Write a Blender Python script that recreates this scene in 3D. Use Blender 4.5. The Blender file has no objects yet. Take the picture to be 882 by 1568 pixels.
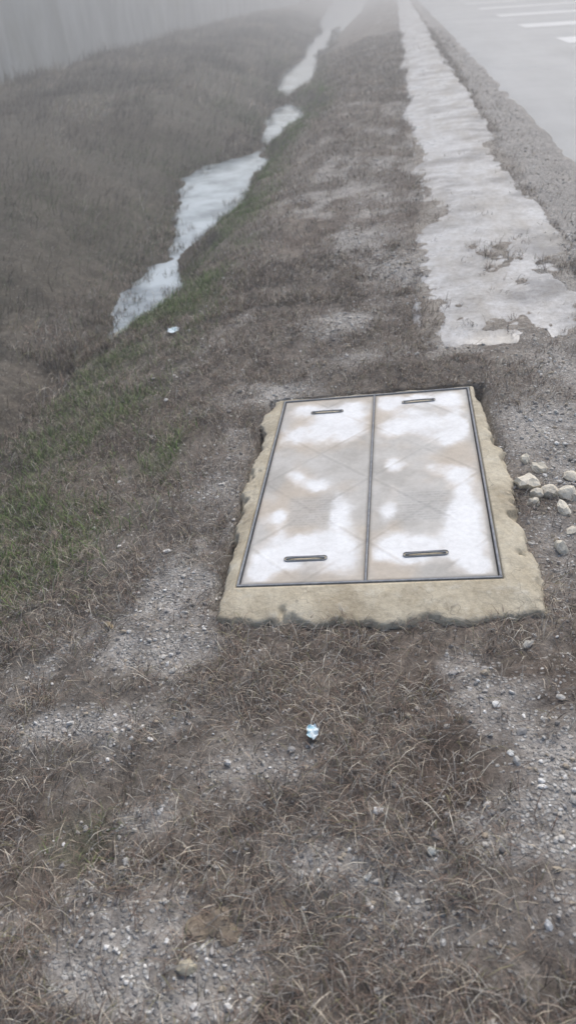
import bpy, math
import numpy as np
rng = np.random.default_rng(7)
scene = bpy.context.scene
scene.view_settings.view_transform = 'Standard'
scene.view_settings.look = 'None'
scene.view_settings.exposure = 0

# ------------------------------------------------------------------ noise
def _hash(ix, iy, seed):
    h = (ix.astype(np.int64) * 374761393 + iy.astype(np.int64) * 668265263 + seed * 1442695041) & 0xFFFFFFFF
    h = ((h ^ (h >> 13)) * 1274126177) & 0xFFFFFFFF
    h = h ^ (h >> 16)
    return (h & 0xFFFFFF) / float(0xFFFFFF)
def vn(x, y, seed=0):
    x = np.asarray(x, float); y = np.asarray(y, float)
    ix = np.floor(x); iy = np.floor(y)
    fx = x - ix; fy = y - iy
    fx = fx*fx*(3-2*fx); fy = fy*fy*(3-2*fy)
    a = _hash(ix, iy, seed); b = _hash(ix+1, iy, seed)
    c = _hash(ix, iy+1, seed); d = _hash(ix+1, iy+1, seed)
    return (a*(1-fx)+b*fx)*(1-fy) + (c*(1-fx)+d*fx)*fy
def fbm(x, y, seed=0, o=4):
    s = 0; a = .5; t = 0
    for i in range(o):
        s = s + a*vn(x*2**i+13.7*i, y*2**i+7.1*i, seed+i); t += a; a *= .55
    return s/t
def sst(a, b, x):
    t = np.clip((x-a)/(b-a), 0, 1); return t*t*(3-2*t)
def smin(a, b, k):
    h = np.clip(.5+.5*(b-a)/k, 0, 1)
    return b*(1-h)+a*h-k*h*(1-h)

# ------------------------------------------------------------------ terrain
VX0, VX1, VY0, VY1 = -.457, .347, 1.81, 3.09     # lid opening of the vault
TILT = .0875
WL = -.60
YC = [-40, 0, 5.6, 8.1, 10.9, 13, 15.5, 19, 25, 52, 81, 400]
XC = [-2.4, -2.25, -2.05, -2.10, -2.34, -2.05, -1.94, -2.38, -2.70, -3.7, -5.2, -20]
YW = [-40, 0, 4.6, 5.3, 6.2, 7.0, 7.4, 8.2, 9.5, 11, 12.0, 12.7, 13.4, 14.2, 15.5, 17.2, 18.4, 19.4, 20.5, 22, 25, 29, 31, 35, 44, 47, 52, 81, 400]
HW = [-.25, -.25, -.16, .05, .15, .17, .09, .20, .36, .54, .40, .08, .03, .28, .44, .32, .08, .03, .30, .45, .52, .40, .22, .5, .45, .3, .7, .9, 1]
PL, PR = .2, 1.08
def pathL(y): return PL + .13*(fbm(y*1.1, y*0+3, 21)-.5)*2 + .05*(vn(y*6, y*0, 22)-.5)
def pathR(y): return PR + .13*(fbm(y*.9, y*0+9, 23)-.5)*2
def macro(x, y):
    v = smin(TILT*x - .03, np.full_like(x, .045), .03)
    v = v + .19*np.minimum(0, x+.85)
    xc = np.interp(y, YC, XC); hw = np.interp(y, YW, HW)
    wob = .18*(fbm(x*1.6, y*1.1, 5)-.5)*2 + .12*(fbm(x*6, y*4, 6)-.5) - .01
    dR = x-(xc+hw)+wob
    dL = (xc-hw)-x+wob
    nb = WL + np.where(dR > 0, .26*dR+.75*dR*sst(0, .5, dR), .3*dR)
    fb = WL + np.where(dL > 0, .36*dL, .3*dL)
    right = smin(v, nb, .08)
    left = smin(np.full_like(x, 0.02) + .22*(fbm(x*.35, y*.25, 9)-.5), fb, .22)
    return np.where(x > xc, right, left)
def pathmask(x, y):
    w = .16*(fbm(x*7, y*4, 33)-.5)
    return sst(-.03, .06, x-pathL(y)+w)*sst(-.03, .06, pathR(y)-x+w)*sst(3.3, 3.9, y+.7*(fbm(x*3, y*2, 31)-.5))
def cover(x, y):   # dirt lying over the near end of the path
    n = fbm(x*3.0, y*1.9, 41, 5)*.7+.3*fbm(x*13, y*11, 42)
    n = n + .25*np.exp(-((x-pathL(y))/.14)**2) + .18*np.exp(-((x-pathR(y))/.12)**2)
    return sst(.50, .72, n+.10*sst(6, 3.4, y)-.02*np.clip(y-6, 0, 4))
def vaultmask(x, y, m=.0):
    return sst(-.03, .0, x-VX0+m)*sst(-.03, 0, VX1-x+m)*sst(-.03, 0, y-VY0+m)*sst(-.03, 0, VY1-y+m)
BL = [(-.27,4.1,.22,.22,1.3),(-.5,3.27,.16,.14,1.2),(-.63,2.45,.12,.20,1.1),(-.72,1.85,.11,.14,1),
      (-.69,1.54,.13,.07,1.9),(-.86,1.27,.2,.05,1.6),(-.28,1.13,.13,.07,1.1),(-.12,.91,.12,.06,.9),
      (.08,.80,.11,.10,.8),(.62,2.77,.2,.3,.9),(.55,1.98,.08,.22,.5),(-.55,.66,.13,.06,.8),(-.35,.58,.1,.04,.7),
      (.47,1.10,.11,.13,2.4),(.42,.8,.1,.08,.7),(.9,3.3,.3,.4,1),(.1,4.9,.22,.4,1),(1.35,5,.22,3,1),(1.35,10,.22,6,1),
      (-.15,5.7,.25,.4,.8),(.9,2.0,.3,.8,.7),(-.75,3.3,.1,.2,.7),(-.05,3.6,.3,.12,.8),(-.2,7.2,.25,.6,.6)]
def gravel(x, y):
    g = np.zeros_like(x)
    n = fbm(x*7, y*7, 51)
    for bx, by, rx, ry, a in BL:
        g = g + a*np.exp(-((x-bx)/rx)**2-((y-by)/ry)**2)
    g = g*(.2+1.5*n) + .9*sst(.55, .70, fbm(x*3.3, y*3.0, 52))*sst(-1.3, -.8, x)*(.3+n)
    g = g + sst(1.15, 1.3, x)*.9
    return np.clip(g, 0, 1.4)
def green(x, y):
    xc = np.interp(y, YC, XC)
    d = x-xc
    g = sst(.08, .3, d)*sst(1.15, .5, d)*sst(1.8, 3.2, y)*(1-.6*sst(12, 30, y))
    g = g + .8*np.exp(-((x+1.35)/.25)**2-((y-2.3)/.5)**2) + .8*np.exp(-((x+.70)/.09)**2-((y-.93)/.06)**2)
    g = g + .7*np.exp(-((x+.95)/.12)**2-((y-2.75)/.3)**2)
    return np.clip(g*(.16+1.25*sst(.36, .62, fbm(x*2.9, y*2.4, 61))), 0, .9)
def height(x, y):
    m = macro(x, y)
    pm = pathmask(x, y); rm = sst(1.62, 1.75, x); cv = cover(x, y)*(y < 11)
    far = 1+1.2*sst(3, 12, y)
    b = .05*(fbm(x*1.7, y*1.7, 71)-.5)*far + .03*(fbm(x*8, y*8, 72)-.5) + .012*(vn(x*34, y*34, 73)-.5)
    b = b + .18*(fbm(x*.8, y*.5, 77)-.5)*sst(-2.4, -3.4, x)
    vm = vaultmask(x, y, .07)
    z = m + b*(1-rm)*(1-.85*pm)*(1-vm)
    z = z - (.016+.025*sst(7, 12, y))*pm*(1-cv) + .008*pm*cv - .03*rm - .09*vm
    return z

def axis(lo, hi, f0, f1, step, grow):
    a = list(np.arange(f0, f1+1e-9, step))
    s = step; v = a[-1]
    while v < hi:
        s *= grow; v += s; a.append(v)
    s = step; v = f0; p = []
    while v > lo:
        s *= grow; v -= s; p.append(v)
    return np.array(p[::-1]+a)

# ------------------------------------------------------------------ mesh helpers
def mesh_np(name, V, F, mat=None, cols=None, smooth=True, uvn='col'):
    V = np.asarray(V, np.float32); F = np.asarray(F, np.int32)
    me = bpy.data.meshes.new(name)
    me.vertices.add(len(V)); me.vertices.foreach_set('co', V.ravel())
    k = F.shape[1]
    me.loops.add(F.size); me.loops.foreach_set('vertex_index', F.ravel())
    me.polygons.add(len(F))
    me.polygons.foreach_set('loop_start', np.arange(0, F.size, k, dtype=np.int32))
    me.polygons.foreach_set('loop_total', np.full(len(F), k, np.int32))
    me.update(calc_edges=True); me.validate()
    me.polygons.foreach_set('use_smooth', np.full(len(me.polygons), smooth, bool))
    if cols is not None:
        at = me.color_attributes.new(uvn, 'FLOAT_COLOR', 'POINT')
        at.data.foreach_set('color', np.asarray(cols, np.float32).ravel())
    if mat: me.materials.append(mat)
    ob = bpy.data.objects.new(name, me); scene.collection.objects.link(ob)
    return ob
def grid_faces(nx, ny):
    i = np.arange(nx-1)[None, :] + np.arange(ny-1)[:, None]*nx
    i = i.ravel()
    return np.stack([i, i+1, i+nx+1, i+nx], 1)
def parent(ch, p):
    ch.parent = p

# ------------------------------------------------------------------ materials
class NT:
    def __init__(s, name):
        s.m = bpy.data.materials.new(name); s.m.use_nodes = True
        s.t = s.m.node_tree; s.n = s.t.nodes; s.l = s.t.links
        s.b = s.n['Principled BSDF']; s.co = s.n.new('ShaderNodeTexCoord').outputs['Object']
    def noise(s, sc, det=4, rough=.6, vec=None, stretch=None):
        n = s.n.new('ShaderNodeTexNoise'); n.inputs['Scale'].default_value = sc
        n.inputs['Detail'].default_value = det; n.inputs['Roughness'].default_value = rough
        v = s.co
        if stretch:
            mp = s.n.new('ShaderNodeMapping'); mp.inputs['Scale'].default_value = stretch
            s.l.new(s.co, mp.inputs['Vector']); v = mp.outputs[0]
        s.l.new(v, n.inputs['Vector']); return n.outputs['Fac']
    def rng(s, f, a, b, c=0, d=1):
        n = s.n.new('ShaderNodeMapRange'); s.l.new(f, n.inputs[0])
        for i, v in enumerate((a, b, c, d)): n.inputs[i+1].default_value = v
        return n.outputs[0]
    def val(s, x, sock):
        if isinstance(x, (tuple, list)): sock.default_value = (*x[:3], 1)
        elif isinstance(x, (int, float)): sock.default_value = x
        else: s.l.new(x, sock)
    def mix(s, f, a, b, mode='MIX'):
        n = s.n.new('ShaderNodeMix'); n.data_type = 'RGBA'; n.blend_type = mode
        s.val(f, n.inputs[0]); s.val(a, n.inputs[6]); s.val(b, n.inputs[7]); return n.outputs[2]
    def math(s, op, a, b=0):
        n = s.n.new('ShaderNodeMath'); n.operation = op
        s.val(a, n.inputs[0]); s.val(b, n.inputs[1]); return n.outputs[0]
    def attr(s, name, out='Color'):
        n = s.n.new('ShaderNodeAttribute'); n.attribute_name = name; return n.outputs[out]
    def bump(s, h, st=.5, dist=.01, nrm=None):
        n = s.n.new('ShaderNodeBump'); n.inputs['Strength'].default_value = st
        n.inputs['Distance'].default_value = dist; s.l.new(h, n.inputs['Height'])
        if nrm: s.l.new(nrm, n.inputs['Normal'])
        s.l.new(n.outputs[0], s.b.inputs['Normal']); return n.outputs[0]
    def base(s, c, r=.8):
        s.val(c, s.b.inputs['Base Color']); s.val(r, s.b.inputs['Roughness'])
        s.b.inputs['Specular IOR Level'].default_value = .3
        return s.m

g = NT('ground_mat')
col = g.attr('col'); gm = g.attr('col', 'Alpha')
f1 = g.noise(45, 6, .75); f2 = g.noise(9, 5, .6)
c = g.mix(1, col, g.mix(g.rng(f1, .3, .7), (.5,.48,.46), (1.5,1.48,1.45)), 'MULTIPLY')
c = g.mix(1, c, g.mix(g.rng(f2, .3, .7), (.72,.71,.7), (1.25,1.25,1.25)), 'MULTIPLY')
vc = g.n.new('ShaderNodeTexVoronoi'); vc.inputs['Scale'].default_value = 95
dn = g.n.new('ShaderNodeTexNoise'); dn.inputs['Scale'].default_value = 30
g.l.new(g.co, dn.inputs['Vector'])
va = g.n.new('ShaderNodeVectorMath'); va.operation = 'MULTIPLY_ADD'
g.l.new(dn.outputs['Color'], va.inputs[0]); va.inputs[1].default_value = (.02,.02,.02); g.l.new(g.co, va.inputs[2])
g.l.new(va.outputs[0], vc.inputs['Vector'])
sep = g.n.new('ShaderNodeSeparateColor'); g.l.new(vc.outputs['Color'], sep.inputs[0])
stonec = g.mix(g.rng(sep.outputs[1], .1, .95), (.22,.21,.20), (.68,.66,.62))
sm = g.math('MULTIPLY', g.rng(vc.outputs['Distance'], .55, .35), g.rng(g.math('ADD', g.math('MULTIPLY', gm, .9), sep.outputs[0]), .85, 1.05))
c = g.mix(g.math('MULTIPLY', sm, .8), c, stonec)
g.bump(g.math('ADD', g.math('MULTIPLY', sm, .5), g.math('MULTIPLY', f1, 1.2)), .8, .012)
GROUND = g.base(c, .95)

g = NT('concrete_path_mat')
n1 = g.noise(1.5, 7, .7); n2 = g.noise(38, 6, .75); n3 = g.noise(1.7, 6, .7, stretch=(1.6, .5, 1)); n4 = g.noise(9, 6, .75)
c = g.mix(g.rng(n1, .38, .62), (.29,.285,.28), (.52,.525,.53))
c = g.mix(g.math('MULTIPLY', g.rng(n3, .48, .64), .8), c, (.25,.225,.19))
c = g.mix(g.math('MULTIPLY', g.rng(n4, .46, .64), .55), c, (.27,.25,.22))
c = g.mix(1, c, g.mix(g.rng(n2, .3, .7), (.68,.67,.66), (1.22,1.22,1.22)), 'MULTIPLY')
cr = g.noise(2.2, 6, .7)
crk = g.rng(g.math('ABSOLUTE', g.math('SUBTRACT', cr, .5)), .0, .005, 1, 0)
c = g.mix(g.math('MULTIPLY', crk, .45), c, (.12,.11,.1))
g.bump(g.math('ADD', n2, g.math('MULTIPLY', n4, .6)), .4, .005)
PATH = g.base(c, g.rng(n1, .38, .62, .8, .24))
g.b.inputs['Specular IOR Level'].default_value = .6

g = NT('asphalt_mat')
n1 = g.noise(1.2, 5, .6, stretch=(1.5, .25, 1)); n2 = g.noise(120, 4, .8); n3 = g.noise(.35, 4)
c = g.mix(g.rng(n1, .3, .7), (.22,.23,.235), (.31,.32,.325))
c = g.mix(1, c, g.mix(g.rng(n2, .3, .7), (.7,.7,.7), (1.25,1.25,1.25)), 'MULTIPLY')
g.bump(n2, .5, .004)
ROAD = g.base(c, g.rng(n3, .3, .7, .6, .30))
g.b.inputs['Specular IOR Level'].default_value = .5
g = NT('road_paint_mat')
n2 = g.noise(14, 5, .75)
PAINT = g.base(g.mix(g.rng(n2, .52, .62), (.80,.80,.79), (.5,.51,.51)), .6)

g = NT('water_mat')
n = g.noise(6, 3, .5, stretch=(1, .6, 1)); nn = g.noise(1.6, 5, .65)
g.bump(n, .10, .02)
WATER = g.base(g.mix(g.rng(nn, .36, .60), (.17,.20,.21), (.50,.56,.58)), .05)  # pale base colour stands in for part of the bright sky reflection
g.b.inputs['Specular IOR Level'].default_value = 1.0

g = NT('grass_mat')
g.base(g.attr('col'), .8)
GRASS = g.m
g = NT('stone_mat')
n = g.noise(90, 4, .7)
c = g.mix(1, g.attr('col'), g.mix(g.rng(n, .3, .7), (.75,.74,.72), (1.15,1.15,1.15)), 'MULTIPLY')
g.bump(n, .5, .004)
STONE = g.base(c, .9)

g = NT('lid_mat')
n = g.noise(55, 5, .7); n2 = g.noise(9, 5, .65)
c = g.mix(1, g.attr('col'), g.mix(g.rng(n, .3, .7), (.90,.90,.89), (1.05,1.05,1.05)), 'MULTIPLY')
c = g.mix(1, c, g.mix(g.rng(n2, .3, .7), (.90,.89,.88), (1.05,1.05,1.05)), 'MULTIPLY')
g.bump(n, .25, .003)
LID = g.base(c, .6)
g = NT('concrete_surround_mat')
n = g.noise(60, 6, .75); n2 = g.noise(6, 5, .65); n3 = g.noise(4, 7, .75); n5 = g.noise(18, 6, .75)
c = g.mix(g.rng(n2, .3, .7), (.47,.405,.295), (.65,.59,.465))
c = g.mix(g.math('MULTIPLY', g.rng(n3, .50, .64), .65), c, (.33,.27,.185))
c = g.mix(g.math('MULTIPLY', g.rng(n5, .54, .66), .4), c, (.70,.67,.59))
c = g.mix(1, c, g.mix(g.rng(n, .3, .7), (.78,.77,.75), (1.12,1.12,1.10)), 'MULTIPLY')
crk = g.rng(g.math('ABSOLUTE', g.math('SUBTRACT', g.noise(3.2, 4, .6), .5)), .0, .004, 1, 0)
c = g.mix(g.math('MULTIPLY', crk, .55), c, (.15,.125,.1))
g.bump(g.math('ADD', g.math('ADD', n, n5), g.math('MULTIPLY', n2, 1)), .55, .006)
SURR = g.base(c, .9)
g = NT('steel_mat')
n = g.noise(40, 4, .7)
STEEL = g.base(g.mix(g.rng(n, .35, .65), (.19,.20,.22), (.32,.33,.34)), .6)
g = NT('dark_recess_mat')
DARK = g.base(g.mix(g.noise(60), (.10,.10,.105), (.20,.19,.18)), .8)
g = NT('wall_mat')
n = g.noise(.8, 6, .65, stretch=(1, 1, .4)); n2 = g.noise(.35, 5, .6); n3 = g.noise(1.4, 5, .6, stretch=(1, 1, .22))
c = g.mix(g.rng(n, .36, .66), (.34,.35,.335), (.50,.51,.495))
c = g.mix(g.rng(n2, .5, .7), c, (.34,.345,.31))
c = g.mix(g.math('MULTIPLY', g.rng(n3, .52, .66), .4), c, (.60,.61,.60))
g.bump(n, .3, .02)
WALL = g.base(c, .9)
g = NT('litter_mat')
n = g.noise(60, 3)
LITTER = g.base(g.mix(g.rng(n, .5, .6), (.80,.86,.88), (.45,.70,.78)), .6)

# ------------------------------------------------------------------ ground
xs = axis(-250, 250, -2.6, 1.8, .02, 1.045)
ys = axis(-60, 500, .35, 5.0, .02, 1.02)
X, Y = np.meshgrid(xs, ys); X = X.ravel(); Y = Y.ravel()
Z = height(X, Y)
G = gravel(X, Y); GR = green(X, Y); n = fbm(X*5, Y*5, 81); n2 = fbm(X*1.3, Y*1.3, 82)
def L(a, b, t): return a[None]*(1-t[:, None]) + b[None]*t[:, None]
A = np.array
C = L(A([.12,.097,.08]), A([.225,.195,.165]), sst(.3, .7, n))
C = C*(1-.5*sst(.45, .65, n2)[:, None]) + A([.19,.178,.16])[None]*.5*sst(.45, .65, n2)[:, None]
t = np.clip(G, 0, 1)*.85
C = C*(1-t[:, None]) + A([.42,.40,.375])[None]*t[:, None]
t = GR*.5
C = C*(1-t[:, None]) + A([.11,.135,.065])[None]*t[:, None]
pm = pathmask(X, Y)*cover(X, Y)*.8
C = C*(1-pm[:, None]) + A([.34,.315,.28])[None]*pm[:, None]
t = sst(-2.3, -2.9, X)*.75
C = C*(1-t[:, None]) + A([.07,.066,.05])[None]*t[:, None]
xc_ = np.interp(Y, YC, XC); t = np.exp(-((X-xc_)/.75)**2)*.65     # damp mud by the water
C = C*(1-t[:, None]) + A([.065,.06,.045])[None]*t[:, None]
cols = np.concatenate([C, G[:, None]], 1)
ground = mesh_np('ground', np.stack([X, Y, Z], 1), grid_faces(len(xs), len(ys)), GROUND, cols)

ty = axis(3.45, 400, 3.45, 9, .04, 1.03); tx = np.linspace(0, 1, 30)
TX, TY = np.meshgrid(tx, ty); TX = TX.ravel(); TY = TY.ravel()
PXx = pathL(TY)-.02 + (pathR(TY)-pathL(TY)+.05)*TX
PZ = macro(PXx, TY) + .001 + .006*(fbm(PXx*2, TY*1.5, 91)-.5) - .05*sst(3.75, 3.45, TY)
PZ = PZ - .02*(sst(.03, 0, TX)+sst(.97, 1, TX))
mesh_np('concrete_path', np.stack([PXx, TY, PZ], 1), grid_faces(len(tx), len(ty)), PATH)

ry = axis(-60, 450, 0, 12, .1, 1.06); rx = np.concatenate([[0], np.linspace(.03, 1, 24)])
RX, RY = np.meshgrid(rx, ry); RX = RX.ravel(); RY = RY.ravel()
el = 1.60 + .16*(fbm(RY*1.5, RY*0, 95)-.5)
RXX = el + (12-el)*RX
RZ = .055 - (RX == 0)*.03 + 0*RX
mesh_np('asphalt_road', np.stack([RXX, RY, RZ], 1), grid_faces(len(rx), len(ry)), ROAD)
V = []; F = []
for k, yy in enumerate([16.2, 21.9, 28.4, 35.8, 43.6, 51.5, 59.5, 67.5, 75.5, 84]):
    x0 = 3.95+.05*math.sin(k*2.3); b = len(V)
    V += [(x0, yy-.9, .0595), (8.5, yy-.5, .0595), (8.5, yy+1.3, .0595), (x0, yy+.9, .0595)]
    F.append((b, b+1, b+2, b+3))
mesh_np('road_marking', V, F, PAINT, smooth=False)

wy = np.concatenate([[3.5], np.arange(4, 90, 1.0), [120, 200]]); wx = np.linspace(-1.5, 1.5, 7)
WX, WY = np.meshgrid(wx, wy); WX = WX.ravel(); WY = WY.ravel()
mesh_np('ditch_water', np.stack([WX*np.maximum(1, WY/50)+np.interp(WY, YC, XC), WY, WX*0+WL], 1), grid_faces(len(wx), len(wy)), WATER)

# ------------------------------------------------------------------ blades
def blades(name, P, ln, wd, az, lean, C):
    n = len(P)
    d = np.stack([np.cos(az), np.sin(az)], 1)
    s = np.stack([-np.sin(az+rng.normal(0, .6, n)), np.cos(az)], 1)
    s = s/np.linalg.norm(s, axis=1)[:, None]
    l1 = lean*.75; l2 = np.minimum(lean*1.2, 1.62)
    up1 = np.cos(l1)*ln*.5; o1 = np.sin(l1)*ln*.5
    up2 = up1+np.cos(l2)*ln*.5; o2 = o1+np.sin(l2)*ln*.5
    tw = rng.normal(0, .08, n)[:, None]*ln[:, None]*s
    V = np.zeros((n, 5, 3))
    w = wd[:, None]*.5
    V[:, 0, :2] = P[:, :2]-s*w; V[:, 1, :2] = P[:, :2]+s*w
    V[:, 0, 2] = V[:, 1, 2] = P[:, 2]-.004
    V[:, 2, :2] = P[:, :2]+d*o1[:, None]-s*w*.8+tw*.3; V[:, 3, :2] = P[:, :2]+d*o1[:, None]+s*w*.8+tw*.3
    V[:, 2, 2] = P[:, 2]+up1; V[:, 3, 2] = P[:, 2]+up1+wd*.3
    V[:, 4, :2] = P[:, :2]+d*o2[:, None]+tw; V[:, 4, 2] = P[:, 2]+np.maximum(up2, .003)
    b = np.arange(n)[:, None]*5
    F = np.concatenate([b+A([[0, 1, 3]]), b+A([[0, 3, 2]]), b+A([[2, 3, 4]])])
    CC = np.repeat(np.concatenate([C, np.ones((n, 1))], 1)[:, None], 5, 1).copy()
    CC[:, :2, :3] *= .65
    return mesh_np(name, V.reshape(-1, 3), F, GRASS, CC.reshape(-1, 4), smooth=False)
PAL = A([[.24,.17,.13],[.33,.255,.20],[.58,.50,.39],[.37,.345,.31],[.10,.077,.063],[.24,.225,.125],[.74,.69,.58]])
def pick(n, w):
    c = PAL[rng.choice(len(PAL), n, p=A(w)/sum(w))]
    return c*rng.uniform(.75, 1.25, (n, 1))
def surr_clear(x, y, m=.06):
    return ~((x > VX0-m-.02) & (x < VX1+m+.03) & (y > VY0-.15) & (y < VY1+.03))
def scatter(n, x0, x1, y0, y1, dens, ypow=1.0):
    x = rng.uniform(x0, x1, n); y = y0+(y1-y0)*rng.uniform(0, 1, n)**ypow
    k = rng.uniform(0, 1, n) < dens(x, y)
    return x[k], y[k]
def dgrass(x, y):
    d = np.clip(1.1-1.05*gravel(x, y), .06, 1)
    d = d*(.3+1.0*sst(.35, .58, fbm(x*4, y*4, 101)))
    d = d*(1-pathmask(x, y)*(.985-.25*cover(x, y)))*(x < 1.5)*surr_clear(x, y)
    xc = np.interp(y, YC, XC); hw = np.interp(y, YW, HW)
    d = d*(np.abs(x-xc) > hw-.02)
    return d
tx_, ty_ = scatter(14000, -2.2, 1.3, .35, 5.5, dgrass, 1.35)
k = rng.integers(5, 15, len(tx_))
cx = np.repeat(tx_, k); cy = np.repeat(ty_, k); ta = np.repeat(rng.uniform(0, 6.28, len(tx_)), k); tc = np.repeat(rng.uniform(.6, 1.3, len(tx_)), k)
r = rng.normal(0, .014, (len(cx), 2))
x = cx+r[:, 0]; y = cy+r[:, 1]
az = np.arctan2(r[:, 1], r[:, 0])*.5 + ta + rng.normal(0, .9, len(x))
ok = surr_clear(x, y, .03); x, y, az, tc = x[ok], y[ok], az[ok], tc[ok]
ln = rng.uniform(.015, .065, len(x))*(1+.3*sst(2, 5, y))
P = np.stack([x, y, height(x, y)], 1)
C = pick(len(x), [5, 4, 2.4, 4, 3.5, 1.8, .8])*tc[:, None]
gg = green(x, y); isg = rng.uniform(0, 1, len(x)) < gg*.8
C[isg] = A([.17,.23,.08])*rng.uniform(.6, 1.3, (isg.sum(), 1))
blades('dry_grass', P, ln, rng.uniform(.001, .0022, len(x))*(1+.6*sst(2, 5, y)), az, rng.uniform(.6, 1.5, len(x)), C)
x, y = scatter(110000, -2.0, 1.3, .35, 5, dgrass, 1.4)
P = np.stack([x, y, height(x, y)+rng.uniform(0, .014, len(x))], 1)
C = pick(len(x), [4, 4, 3, 4.5, 2.5, 1, 1])
blades('grass_litter', P, rng.uniform(.015, .09, len(x)), rng.uniform(.0009, .0020, len(x)), rng.uniform(0, 6.28, len(x)), rng.uniform(1.35, 1.57, len(x)), C)
x, y = scatter(110000, -2.6, 1.5, 4.5, 30, dgrass, 1.8)
P = np.stack([x, y, height(x, y)], 1); sc = 1+1.4*sst(4, 20, y)
C = pick(len(x), [5, 4, 2.2, 4.5, 2.5, 1.8, .8])*(.55+.9*vn(x*3, y*3, 111))[:, None]
gg = green(x, y); isg = rng.uniform(0, 1, len(x)) < gg*.85
C[isg] = A([.17,.24,.08])*rng.uniform(.6, 1.3, (isg.sum(), 1))
blades('verge_grass', P, rng.uniform(.02, .075, len(x))*sc, rng.uniform(.002, .004, len(x))*sc, rng.uniform(0, 6.28, len(x)), rng.uniform(.5, 1.45, len(x)), C)
x, y = scatter(60000, -2.6, -.6, 1.6, 18, lambda x, y: np.clip(green(x, y)*1.1, 0, 1)*(np.abs(x-np.interp(y, YC, XC)) > np.interp(y, YW, HW)), 1.3)
P = np.stack([x, y, height(x, y)], 1)
C = A([[.20,.28,.095]])*rng.uniform(.5, 1.3, (len(x), 1))
blades('green_grass', P, rng.uniform(.03, .09, len(x)), rng.uniform(.002, .004, len(x)), rng.uniform(0, 6.28, len(x)), rng.uniform(.3, 1.3, len(x)), C)
def dfar(x, y):
    xc = np.interp(y, YC, XC); hw = np.interp(y, YW, HW)
    return (x < xc-hw)*(.25+sst(.4, .6, fbm(x*1.2, y*.8, 121)))
x, y = scatter(130000, -8.9, -2.0, 2, 60, dfar, 1.7)
P = np.stack([x, y, height(x, y)], 1); sc = 1+1.2*sst(5, 25, y)
st = sst(.50, .68, fbm(x*1.0+y*.3, y*.9, 122))
C = pick(len(x), [2.5, 2, .7, 2.5, 6, 5, .1])*(.38+1.0*st)[:, None]
gf = sst(.48, .66, fbm(x*.9, y*.7, 123))*.7*sst(-5.0, -2.8, x); isg = rng.uniform(0, 1, len(x)) < gf
C[isg] = A([.10,.14,.055])*rng.uniform(.6, 1.3, (isg.sum(), 1))
blades('bank_grass', P, rng.uniform(.06, .2, len(x))*sc, rng.uniform(.002, .005, len(x))*sc, .8+rng.normal(0, .9, len(x)), rng.uniform(.5, 1.5, len(x)), C)
NTU = 800
y = 4.5+45*rng.uniform(0, 1, NTU)**1.8; side = rng.choice([-1, 1], NTU)
x = np.interp(y, YC, XC)+side*(np.interp(y, YW, HW)+rng.normal(.06, .09, NTU))
kk = rng.integers(12, 30, NTU)
s_ = 1+.6*sst(6, 25, y)
cx = np.repeat(x, kk)+rng.normal(0, .03, kk.sum())*np.repeat(s_, kk); cy = np.repeat(y, kk)+rng.normal(0, .05, kk.sum()); s_ = np.repeat(s_, kk)
tc = np.repeat(rng.uniform(.5, 1.2, NTU), kk)
P = np.stack([cx, cy, np.maximum(height(cx, cy), WL-.02)], 1)
C = pick(len(cx), [4, 3, 1.5, 3, 4, 5, .2])*tc[:, None]
blades('tussock_grass', P, rng.uniform(.04, .12, len(cx))*s_, rng.uniform(.002, .005, len(cx))*s_, rng.uniform(0, 6.28, len(cx)), rng.uniform(.2, 1.3, len(cx)), C)

# ------------------------------------------------------------------ stones
def ico():
    p = (1+5**.5)/2
    v = A([(-1,p,0),(1,p,0),(-1,-p,0),(1,-p,0),(0,-1,p),(0,1,p),(0,-1,-p),(0,1,-p),(p,0,-1),(p,0,1),(-p,0,-1),(-p,0,1)], float)
    v /= np.linalg.norm(v[0])
    f = A([(0,11,5),(0,5,1),(0,1,7),(0,7,10),(0,10,11),(1,5,9),(5,11,4),(11,10,2),(10,7,6),(7,1,8),(3,9,4),(3,4,2),(3,2,6),(3,6,8),(3,8,9),(4,9,5),(2,4,11),(6,2,10),(8,6,7),(9,8,1)])
    return v, f
IV, IF = ico()
def subdiv(v, f):
    v = [tuple(q) for q in v]; c = {}; nf = []
    def mid(a, b):
        k = (min(a, b), max(a, b))
        if k not in c:
            m = (A(v[a])+A(v[b])); m /= np.linalg.norm(m); v.append(tuple(m)); c[k] = len(v)-1
        return c[k]
    for a, b, d in f:
        e, g_, h = mid(a, b), mid(b, d), mid(d, a)
        nf += [(a, e, h), (b, g_, e), (d, h, g_), (e, g_, h)]
    return A(v), A(nf)
def stones(name, P, sz, C, tv=IV, tf=IF, jit=.16, flat=.6, smooth=True):
    n = len(P); m = len(tv)
    S = np.stack([sz*rng.uniform(.8, 1.35, n), sz*rng.uniform(.6, 1, n), sz*rng.uniform(flat*.7, flat*1.2, n)], 1)
    V = tv[None]*(1+rng.normal(0, jit, (n, m, 1)))*S[:, None]
    tl = rng.normal(0, .3, n)
    a = rng.uniform(0, 6.28, n); ca, sa = np.cos(a)[:, None], np.sin(a)[:, None]
    ct, st_ = np.cos(tl)[:, None], np.sin(tl)[:, None]
    x, y, z = V[..., 0], V[..., 1], V[..., 2]
    x, z = x*ct-z*st_, x*st_+z*ct
    V = np.stack([x*ca-y*sa, x*sa+y*ca, z], 2) + P[:, None]
    F = (np.arange(n)[:, None, None]*m + tf[None]).reshape(-1, 3)
    CC = np.repeat(np.concatenate([C, np.ones((n, 1))], 1)[:, None], m, 1).reshape(-1, 4)
    return mesh_np(name, V.reshape(-1, 3), F, STONE, CC, smooth=smooth)
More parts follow.
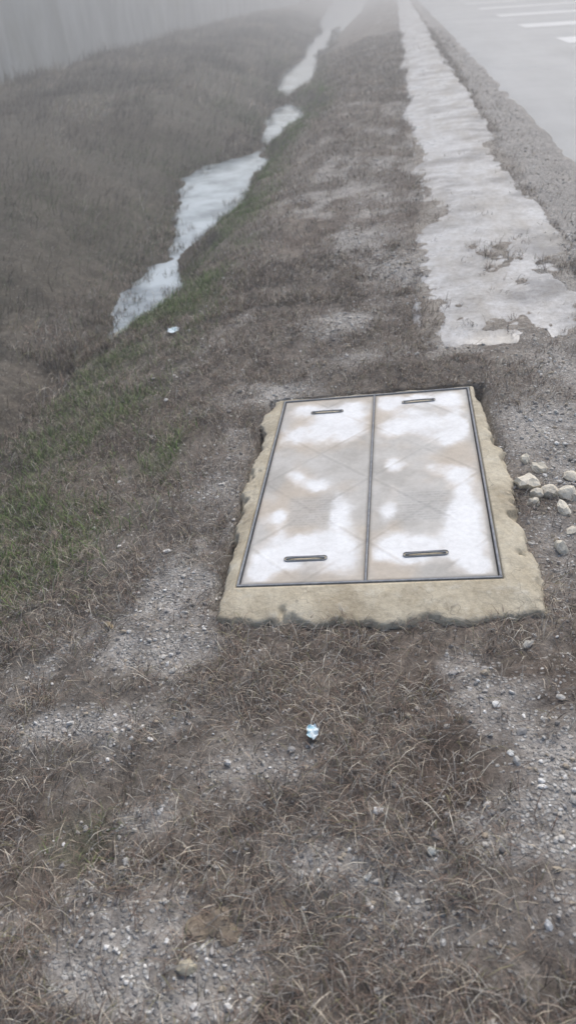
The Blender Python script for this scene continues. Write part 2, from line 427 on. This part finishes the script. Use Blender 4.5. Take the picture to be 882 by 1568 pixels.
def dst(x, y):
    return np.clip(.10+.8*gravel(x, y), 0, 1)*(1-.9*pathmask(x, y))*(x < 1.6)*surr_clear(x, y, .05)*(.3+vn(x*9, y*9, 131))
SP = A([[.60,.57,.52],[.42,.40,.38],[.82,.80,.76],[.48,.41,.32],[.31,.29,.27]])
x, y = scatter(40000, -1.3, 1.4, .35, 5.5, dst, 1.3)
sz = .0024+.0028*rng.exponential(.7, len(x)); sz = np.minimum(sz, .012)*(1+.4*sst(2, 5, y))
stones('gravel', np.stack([x, y, height(x, y)+sz*.25], 1), sz, SP[rng.choice(5, len(x), p=[.3,.22,.25,.13,.10])]*rng.uniform(.75, 1.15, (len(x), 1)), smooth=False)
x, y = scatter(12000, -1.2, 1.65, 5, 20, dst, 1.5)
sz = .006+.008*rng.uniform(0, 1, len(x))**2
stones('gravel.001', np.stack([x, y, height(x, y)], 1), sz, SP[rng.choice(5, len(x))]*rng.uniform(.75, 1.1, (len(x), 1)))
S1, F1 = subdiv(IV, IF); S2, F2 = subdiv(S1, F1)
rk = [(.505,2.33,.052),(.560,2.42,.030),(.51,2.22,.028),(.575,2.28,.030),(.63,2.25,.036),(.60,2.16,.028),(.66,2.36,.030),
      (.515,2.48,.024),(.56,1.97,.026),(.61,2.05,.022),(.66,2.1,.030),(.53,2.27,.034)]
R = A(rk)
stones('limestone_rubble', np.stack([R[:, 0], R[:, 1], height(R[:, 0], R[:, 1])+R[:, 2]*.25], 1), R[:, 2],
       A([[.88,.81,.67]])*rng.uniform(.75, 1.0, (len(R), 1)), S1, F1, .13, .65, False)
for px, py, s, cc in [(.07,1.30,.010,(.40,.36,.29)),(.115,.92,.012,(.55,.55,.5)),(.40,1.55,.013,(.62,.6,.54)),(-.60,1.46,.012,(.65,.62,.56)),
                   (.43,1.05,.012,(.5,.48,.44)),(-.37,.66,.018,(.52,.47,.36)),(-.86,1.66,.013,(.46,.37,.24)),(-.02,.87,.009,(.75,.75,.7)),(.31,1.18,.009,(.8,.8,.77)),
                   (.21,.60,.011,(.55,.52,.47)),(.30,.575,.012,(.5,.47,.44))]:
    stones('stone', A([[px, py, float(height(A([px]), A([py]))[0])+s*.3]]), A([s]), A([cc]), S1, F1, .13, .6, False)
cl = A([[-.335,.755,.026],[-.30,.735,.020],[-.365,.74,.020]])
stones('earth_clod', np.stack([cl[:, 0], cl[:, 1], height(cl[:, 0], cl[:, 1])+.002], 1), cl[:, 2]*1.4, A([[.27,.22,.165]]*3), S2, F2, .07, .35, False)

def scrap(name, px, py, s):
    N = 9; u = np.linspace(-1, 1, N); U, W = np.meshgrid(u, u); U = U.ravel(); W = W.ravel()
    rr = 1+.3*(vn(U*2+px*9, W*2, 141)-.5)
    x = px+U*s*rr*.8; y = py+W*s*rr*1.1*(1-.4*U*U)
    z = height(A([px]), A([py]))[0]+.016+.016*(vn(U*3+5, W*3+px*7, 142))
    mesh_np(name, np.stack([x, y, z], 1), grid_faces(N, N), LITTER, smooth=False)
scrap('paper_scrap', -.168, 1.215, .018)
scrap('paper_scrap.001', -1.37, 4.5, .045)

# ------------------------------------------------------------------ utility vault cover
vault = bpy.data.objects.new('utility_vault_cover', None); scene.collection.objects.link(vault)
def vz(x): return TILT*x
N = 130
def rect_loop(x0, x1, y0, y1, n=N):
    t = np.linspace(0, 1, n, endpoint=False)
    return np.concatenate([np.stack([x0+(x1-x0)*t, t*0+y0], 1), np.stack([t*0+x1, y0+(y1-y0)*t], 1),
                           np.stack([x1-(x1-x0)*t, t*0+y1], 1), np.stack([t*0+x0, y1-(y1-y0)*t], 1)])
e = .016
inn = rect_loop(VX0-e, VX1+e, VY0-e, VY1+e)
n4 = len(inn); t = np.linspace(0, 1, N, endpoint=False)
ow = np.concatenate([np.stack([VX0-.05+(VX1-VX0+.16)*t, VY0-.155+np.interp(t, [0,.1,.3,.55,.8,1], [.03,0,-.005,-.02,-.025,.02])], 1),
     np.stack([np.interp(t, [0,.1,.3,.5,.6,.8,1], [VX1+.12,VX1+.13,VX1+.09,VX1+.10,VX1+.08,VX1+.075,VX1+.035]), VY0-.135+(VY1-VY0+.165)*t], 1),
     np.stack([VX1+.035-(VX1-VX0+.085)*t, VY1+.028+0*t], 1),
     np.stack([np.interp(t, [0,.10,.14,.2,.5,.85,1], [VX0-.05,VX0-.08,VX0-.095,VX0-.055,VX0-.075,VX0-.065,VX0-.05]), VY1+.028-(VY1-VY0+.155)*t], 1)])
cen = ow.mean(0)
dirv = ow-cen; dirv /= np.linalg.norm(dirv, axis=1)[:, None]
rg = .036*(fbm(ow[:, 0]*7, ow[:, 1]*7, 151)-.5)*2+.036*(fbm(ow[:, 0]*26, ow[:, 1]*26, 152)-.5)
ow = ow+dirv*rg[:, None]
loops = []; NL = 16
for i in range(NL):
    f = i/(NL-1)
    p = inn*(1-f)+ow*f
    h = vz(p[:, 0]) - .014*f*f + (.010*(fbm(p[:, 0]*10, p[:, 1]*10, 153)-.5)+.004*(fbm(p[:, 0]*45, p[:, 1]*45, 154)-.5))*min(1, f*4)
    h = h - .018*sst(.66, .74, fbm(p[:, 0]*14, p[:, 1]*14, 155)+.24*f**8-.08)*min(1, f*3)
    if i == 0: h = vz(p[:, 0])+0*f
    loops.append(np.concatenate([p, h[:, None]], 1))
last = loops[-1]
for dz, do in ((.008, .006), (.03, .010), (.10, .02)):
    q = last.copy(); q[:, :2] += dirv*(do+.012*(fbm(q[:, 0]*30, q[:, 1]*30+dz*50, 156)-.5)[:, None]); q[:, 2] -= dz; loops.append(q)
q = loops[0].copy(); q[:, 2] -= .08; loops.insert(0, q)
V = np.concatenate(loops); M = len(loops)
F = []
for i in range(M-1):
    for j in range(n4):
        F.append((i*n4+j, i*n4+(j+1) % n4, (i+1)*n4+(j+1) % n4, (i+1)*n4+j))
sr = mesh_np('concrete_surround', V, [f[::-1] for f in F], SURR); parent(sr, vault)

def box(name, x0, x1, y0, y1, zt, zb, mat):
    V = []
    for z in (zb, zt):
        for (a, b) in ((x0, y0), (x1, y0), (x1, y1), (x0, y1)): V.append((a, b, vz(a)+z))
    F = [(0,3,2,1),(4,5,6,7),(0,1,5,4),(1,2,6,5),(2,3,7,6),(3,0,4,7)]
    o = mesh_np(name, V, F, mat, smooth=False)
    bv = o.modifiers.new('b', 'BEVEL'); bv.width = .0012; bv.segments = 2
    parent(o, vault); return o
e2 = .011
box('frame_front', VX0-e2, VX1+e2, VY0-e2, VY0-.004, .003, -.06, STEEL)
box('frame_back', VX0-e2, VX1+e2, VY1+.004, VY1+e2, .003, -.06, STEEL)
box('frame_left', VX0-e2, VX0-.004, VY0-.0035, VY1+.0035, .003, -.06, STEEL)
box('frame_right', VX1+.004, VX1+e2, VY0-.0035, VY1+.0035, .003, -.06, STEEL)
XM = (VX0+VX1)/2
box('frame_middle', XM-.0035, XM+.0035, VY0-.003, VY1+.003, .002, -.06, STEEL)
box('vault_bottom', VX0-.0035, VX1+.0035, VY0-.003, VY1+.003, -.05, -.07, DARK)

WB = [
 (.12,.93,.09,.05,1),(.25,.90,.10,.04,.8),(.38,.90,.10,.07,1),(.09,.75,.07,.06,1),(.24,.78,.11,.09,1),(.38,.77,.08,.07,.9),(.31,.84,.1,.06,.8),
 (.145,.50,.06,.05,.8),(.25,.45,.07,.045,.9),(.38,.27,.055,.08,.95),(.09,.29,.055,.045,.9),(.12,.20,.05,.04,.6),(.36,.37,.03,.04,.5),
 (.12,.10,.12,.07,1.1),(.30,.15,.11,.06,1.1),(.40,.12,.07,.07,1),(.06,.03,.05,.04,.8),(.22,.17,.06,.04,.8),(.37,.05,.08,.03,.5),
 (.58,.93,.07,.05,1),(.72,.95,.14,.04,1),(.90,.93,.07,.06,1),(.61,.76,.09,.06,1),(.78,.78,.12,.07,1),(.93,.77,.05,.10,1),(.88,.68,.09,.05,1),(.7,.86,.1,.04,.6),
 (.61,.54,.06,.045,.95),(.58,.29,.05,.05,.95),(.60,.40,.03,.05,.4),(.90,.46,.08,.05,.9),(.92,.30,.065,.13,1.1),(.88,.20,.07,.08,.9),
 (.60,.13,.08,.06,1.1),(.72,.13,.1,.05,.9),(.90,.10,.08,.08,1.1),(.66,.09,.09,.04,.8),(.95,.04,.05,.04,.7),(.8,.5,.05,.04,.5)]
def lid(name, x0, x1):
    nx = int((x1-x0)/.004)+1; ny = int((VY1-VY0)/.004)+1
    lx = np.linspace(x0, x1, nx); ly = np.linspace(VY0, VY1, ny)
    Xg, Yg = np.meshgrid(lx, ly); x = Xg.ravel(); y = Yg.ravel()
    u = (x-VX0)/(VX1-VX0); v = (y-VY0)/(VY1-VY0)
    lu = (x-x0)/(x1-x0)
    wv = np.zeros_like(u)
    uu = u+.035*(fbm(x*13, y*13, 161)-.5)*2; vv = v+.03*(fbm(x*13, y*13, 162)-.5)*2
    for a, b, ru, rv, am in WB:
        k_ = am*np.exp(-(np.abs((uu-a)/ru)**2.)-(np.abs((vv-b)/rv)**2.))
        wv = 1-(1-wv)*(1-np.clip(k_, 0, 1))
    edge = sst(0, .018, np.minimum(np.minimum(x-x0, x1-x), np.minimum(y-VY0, VY1-y)))
    P_ = .40
    a = np.abs(((lu*.40+(y-VY0))/P_) % 1-.5)*P_; b = np.abs(((lu*.40-(y-VY0))/P_) % 1-.5)*P_
    rib = np.maximum(sst(.014, .002, a), sst(.014, .002, b))*(.35+.9*sst(.35, .6, fbm(x*5, y*5, 168)))
    pan = np.exp(-(np.abs((lu-.5)/.24)**8)-(np.abs((v-.31)/.075)**8))
    wv = np.clip(wv*(.7+.6*fbm(x*25, y*25, 165)), 0, 1)*edge
    wv = wv*(1-.20*rib)
    wv = sst(.14, .84, wv)
    n1 = fbm(x*7, y*7, 163); n2_ = fbm(x*4, y*4, 164)
    base = L(A([.45,.43,.395]), A([.57,.55,.515]), sst(.3, .7, n1))
    tan = sst(.44, .70, n2_)*.6
    base = base*(1-tan[:, None])+A([.58,.485,.375])[None]*tan[:, None]
    t_ = pan*.6; base = base*(1-t_[:, None])+A([.47,.46,.44])[None]*t_[:, None]
    halo = (4*wv*(1-wv))*.28*sst(.35, .6, fbm(x*5, y*5, 167))
    base = base*(1-halo[:, None])+A([.62,.49,.35])[None]*halo[:, None]
    base = base*(1-.08*rib[:, None])
    Cc = base*(1-wv[:, None])+A([.87,.875,.875])[None]*wv[:, None]
    ed = sst(.012, 0, np.minimum(np.minimum(x-x0, x1-x), np.minimum(y-VY0, VY1-y)))
    Cc = Cc*(1-.35*ed[:, None])
    z = vz(x) - .002 + .0006*rib - .0012*pan
    txt = pan*(np.sin(y*420) > .2)*(vn(x*160, np.floor(y*67), 166) > .45)
    z = z+.0008*txt; Cc = Cc*(1-.07*txt[:, None])
    o = mesh_np(name, np.stack([x, y, z], 1), grid_faces(nx, ny), LID, np.concatenate([Cc, np.ones((len(x), 1))], 1))
    sm = o.modifiers.new('s', 'SOLIDIFY'); sm.thickness = .03; sm.offset = -1
    parent(o, vault)
lid('lid_left', VX0+.0005, XM-.0045)
lid('lid_right', XM+.0045, VX1-.0005)

def handle(name, cx, cy, ln, ang):
    n = 14; r = .012
    out = []
    for s in (1, -1):
        for k in range(n+1):
            a = -math.pi/2+math.pi*k/n
            out.append((s*(ln/2-r)+s*r*math.cos(a), r*math.sin(a)*s))
    ca, sa = math.cos(ang), math.sin(ang)
    def tr(p, z):
        X_ = cx+p[0]*ca-p[1]*sa; Y_ = cy+p[0]*sa+p[1]*ca
        return (X_, Y_, vz(X_)+z)
    m = len(out)
    V = []; F = []
    prof = [(1.0, -.001), (1.0, .002), (.84, .002), (.84, -.0002)]
    for f, z in prof:
        for p in out:
            s = 1 if p[0] > 0 else -1
            core = s*(ln/2-r)
            V.append(tr((core+(p[0]-core)*f, p[1]*f), z))
    for i in range(len(prof)-1):
        for j in range(m):
            F.append((i*m+j, i*m+(j+1) % m, (i+1)*m+(j+1) % m, (i+1)*m+j))
    o = mesh_np(name+'_rim', V, F, STEEL, smooth=False); parent(o, vault)
    me = bpy.data.meshes.new(name+'_slot'); me.from_pydata([V[3*m+j] for j in range(m)], [], [tuple(range(m))]); me.materials.append(SURR)
    so = bpy.data.objects.new(name+'_slot', me); scene.collection.objects.link(so); parent(so, vault)
    V = []; F = []; K = 8; S = 12
    for i in range(S+1):
        f = i/S*2-1; xx = f*(ln/2-.008); zz = .002+.005*(1-abs(f)**4)
        for k in range(K):
            a = 2*math.pi*k/K; V.append(tr((xx, -.002+.003*math.cos(a)), zz+.003*math.sin(a)))
    for i in range(S):
        for k in range(K):
            F.append((i*K+k, i*K+(k+1) % K, (i+1)*K+(k+1) % K, (i+1)*K+k))
    o = mesh_np(name+'_bar', V, F, STEEL); parent(o, vault)
W_ = VX1-VX0; H_ = VY1-VY0
handle('handle_a', VX0+.25*W_, VY0+.095*H_, .145, .0)
handle('handle_b', VX0+.735*W_, VY0+.095*H_, .145, .03)
handle('handle_c', VX0+.245*W_, VY0+.905*H_, .145, -.02)
handle('handle_d', VX0+.74*W_, VY0+.935*H_, .145, .02)

# ------------------------------------------------------------------ far wall
V = []; F = []
def addbox(x0, x1, y0, y1, z0, z1):
    b = len(V)
    for z in (z0, z1):
        V.extend([(x0, y0, z), (x1, y0, z), (x1, y1, z), (x0, y1, z)])
    for f in [(0,3,2,1),(4,5,6,7),(0,1,5,4),(1,2,6,5),(2,3,7,6),(3,0,4,7)]: F.append(tuple(b+q for q in f))
y = -20.0
while y < 240:
    addbox(-9.1, -8.9, y, y+11.994, -.4, 2.3)
    addbox(-9.13, -8.87, y, y+11.994, 2.302, 2.4)
    y += 12
mesh_np('concrete_wall', V, F, WALL, smooth=False)
n_ = 7000
x = -8.85+np.abs(rng.normal(0, .3, n_)); y = 6+110*rng.uniform(0, 1, n_)**1.4
keep = rng.uniform(0, 1, n_) < .03+.9*sst(.45, .7, fbm(x*.8, y*.6, 171)); x, y = x[keep], y[keep]
C = pick(len(x), [4, 3, 2, 4, 3, 5, .6])*rng.uniform(.5, 1.0, (len(x), 1))
blades('tall_weeds', np.stack([x, y, height(x, y)], 1), rng.uniform(.15, .6, len(x))*rng.uniform(.4, 1, len(x)), rng.uniform(.006, .014, len(x)), rng.uniform(0, 6.28, len(x)), rng.uniform(.1, .9, len(x)), C)

# ------------------------------------------------------------------ scattering box added to imitate milky lens haze
V = []; F = []
addbox(-60, 60, -10, 200, -3, 7)
g = bpy.data.materials.new('lens_haze_mat'); g.use_nodes = True; nt = g.node_tree
nt.nodes.remove(nt.nodes['Principled BSDF'])
vs = nt.nodes.new('ShaderNodeVolumeScatter'); vs.inputs['Density'].default_value = .021; vs.inputs['Color'].default_value = (1, 1, 1, 1); vs.inputs['Anisotropy'].default_value = .45
nt.links.new(vs.outputs[0], nt.nodes['Material Output'].inputs['Volume'])
mesh_np('lens_haze_box', V, F, g, smooth=False)

# ------------------------------------------------------------------ light
w = bpy.data.worlds.new('World'); scene.world = w; w.use_nodes = True
sk = w.node_tree.nodes.new('ShaderNodeTexSky'); sk.sky_type = 'NISHITA'; sk.sun_disc = False
EL, AZ = math.radians(50), math.radians(15)
sk.sun_elevation = EL; sk.sun_rotation = AZ; sk.dust_density = 3; sk.air_density = 1.1
bg = w.node_tree.nodes['Background']; bg.inputs['Strength'].default_value = .15
w.node_tree.links.new(sk.outputs[0], bg.inputs[0])
sd = bpy.data.lights.new('sun', 'SUN'); sd.energy = 2.3; sd.angle = math.radians(30); sd.color = (1, .98, .95)
so = bpy.data.objects.new('sun', sd); scene.collection.objects.link(so)
from mathutils import Vector, Matrix
sdir = Vector((math.sin(AZ)*math.cos(EL), math.cos(AZ)*math.cos(EL), math.sin(EL)))
so.rotation_euler = sdir.to_track_quat('Z', 'Y').to_euler()

# ------------------------------------------------------------------ camera
cam = bpy.data.cameras.new('camera'); co = bpy.data.objects.new('camera', cam); scene.collection.objects.link(co)
R_ = Vector((.9916,.1153,-.0571)); U_ = Vector((-.0200,.5767,.8167)); Fw = Vector((-.1271,.8088,-.5742))
M_ = Matrix((R_, U_, -Fw)).transposed().to_4x4(); M_.translation = (0, 0, 1.536)
co.matrix_world = M_
cam.sensor_fit = 'VERTICAL'; cam.sensor_height = 36; cam.lens = 36*1150/1568
cam.clip_start = .05; cam.clip_end = 2000
cam.dof.use_dof = True; cam.dof.focus_distance = 2.4; cam.dof.aperture_fstop = 2.8
scene.camera = co
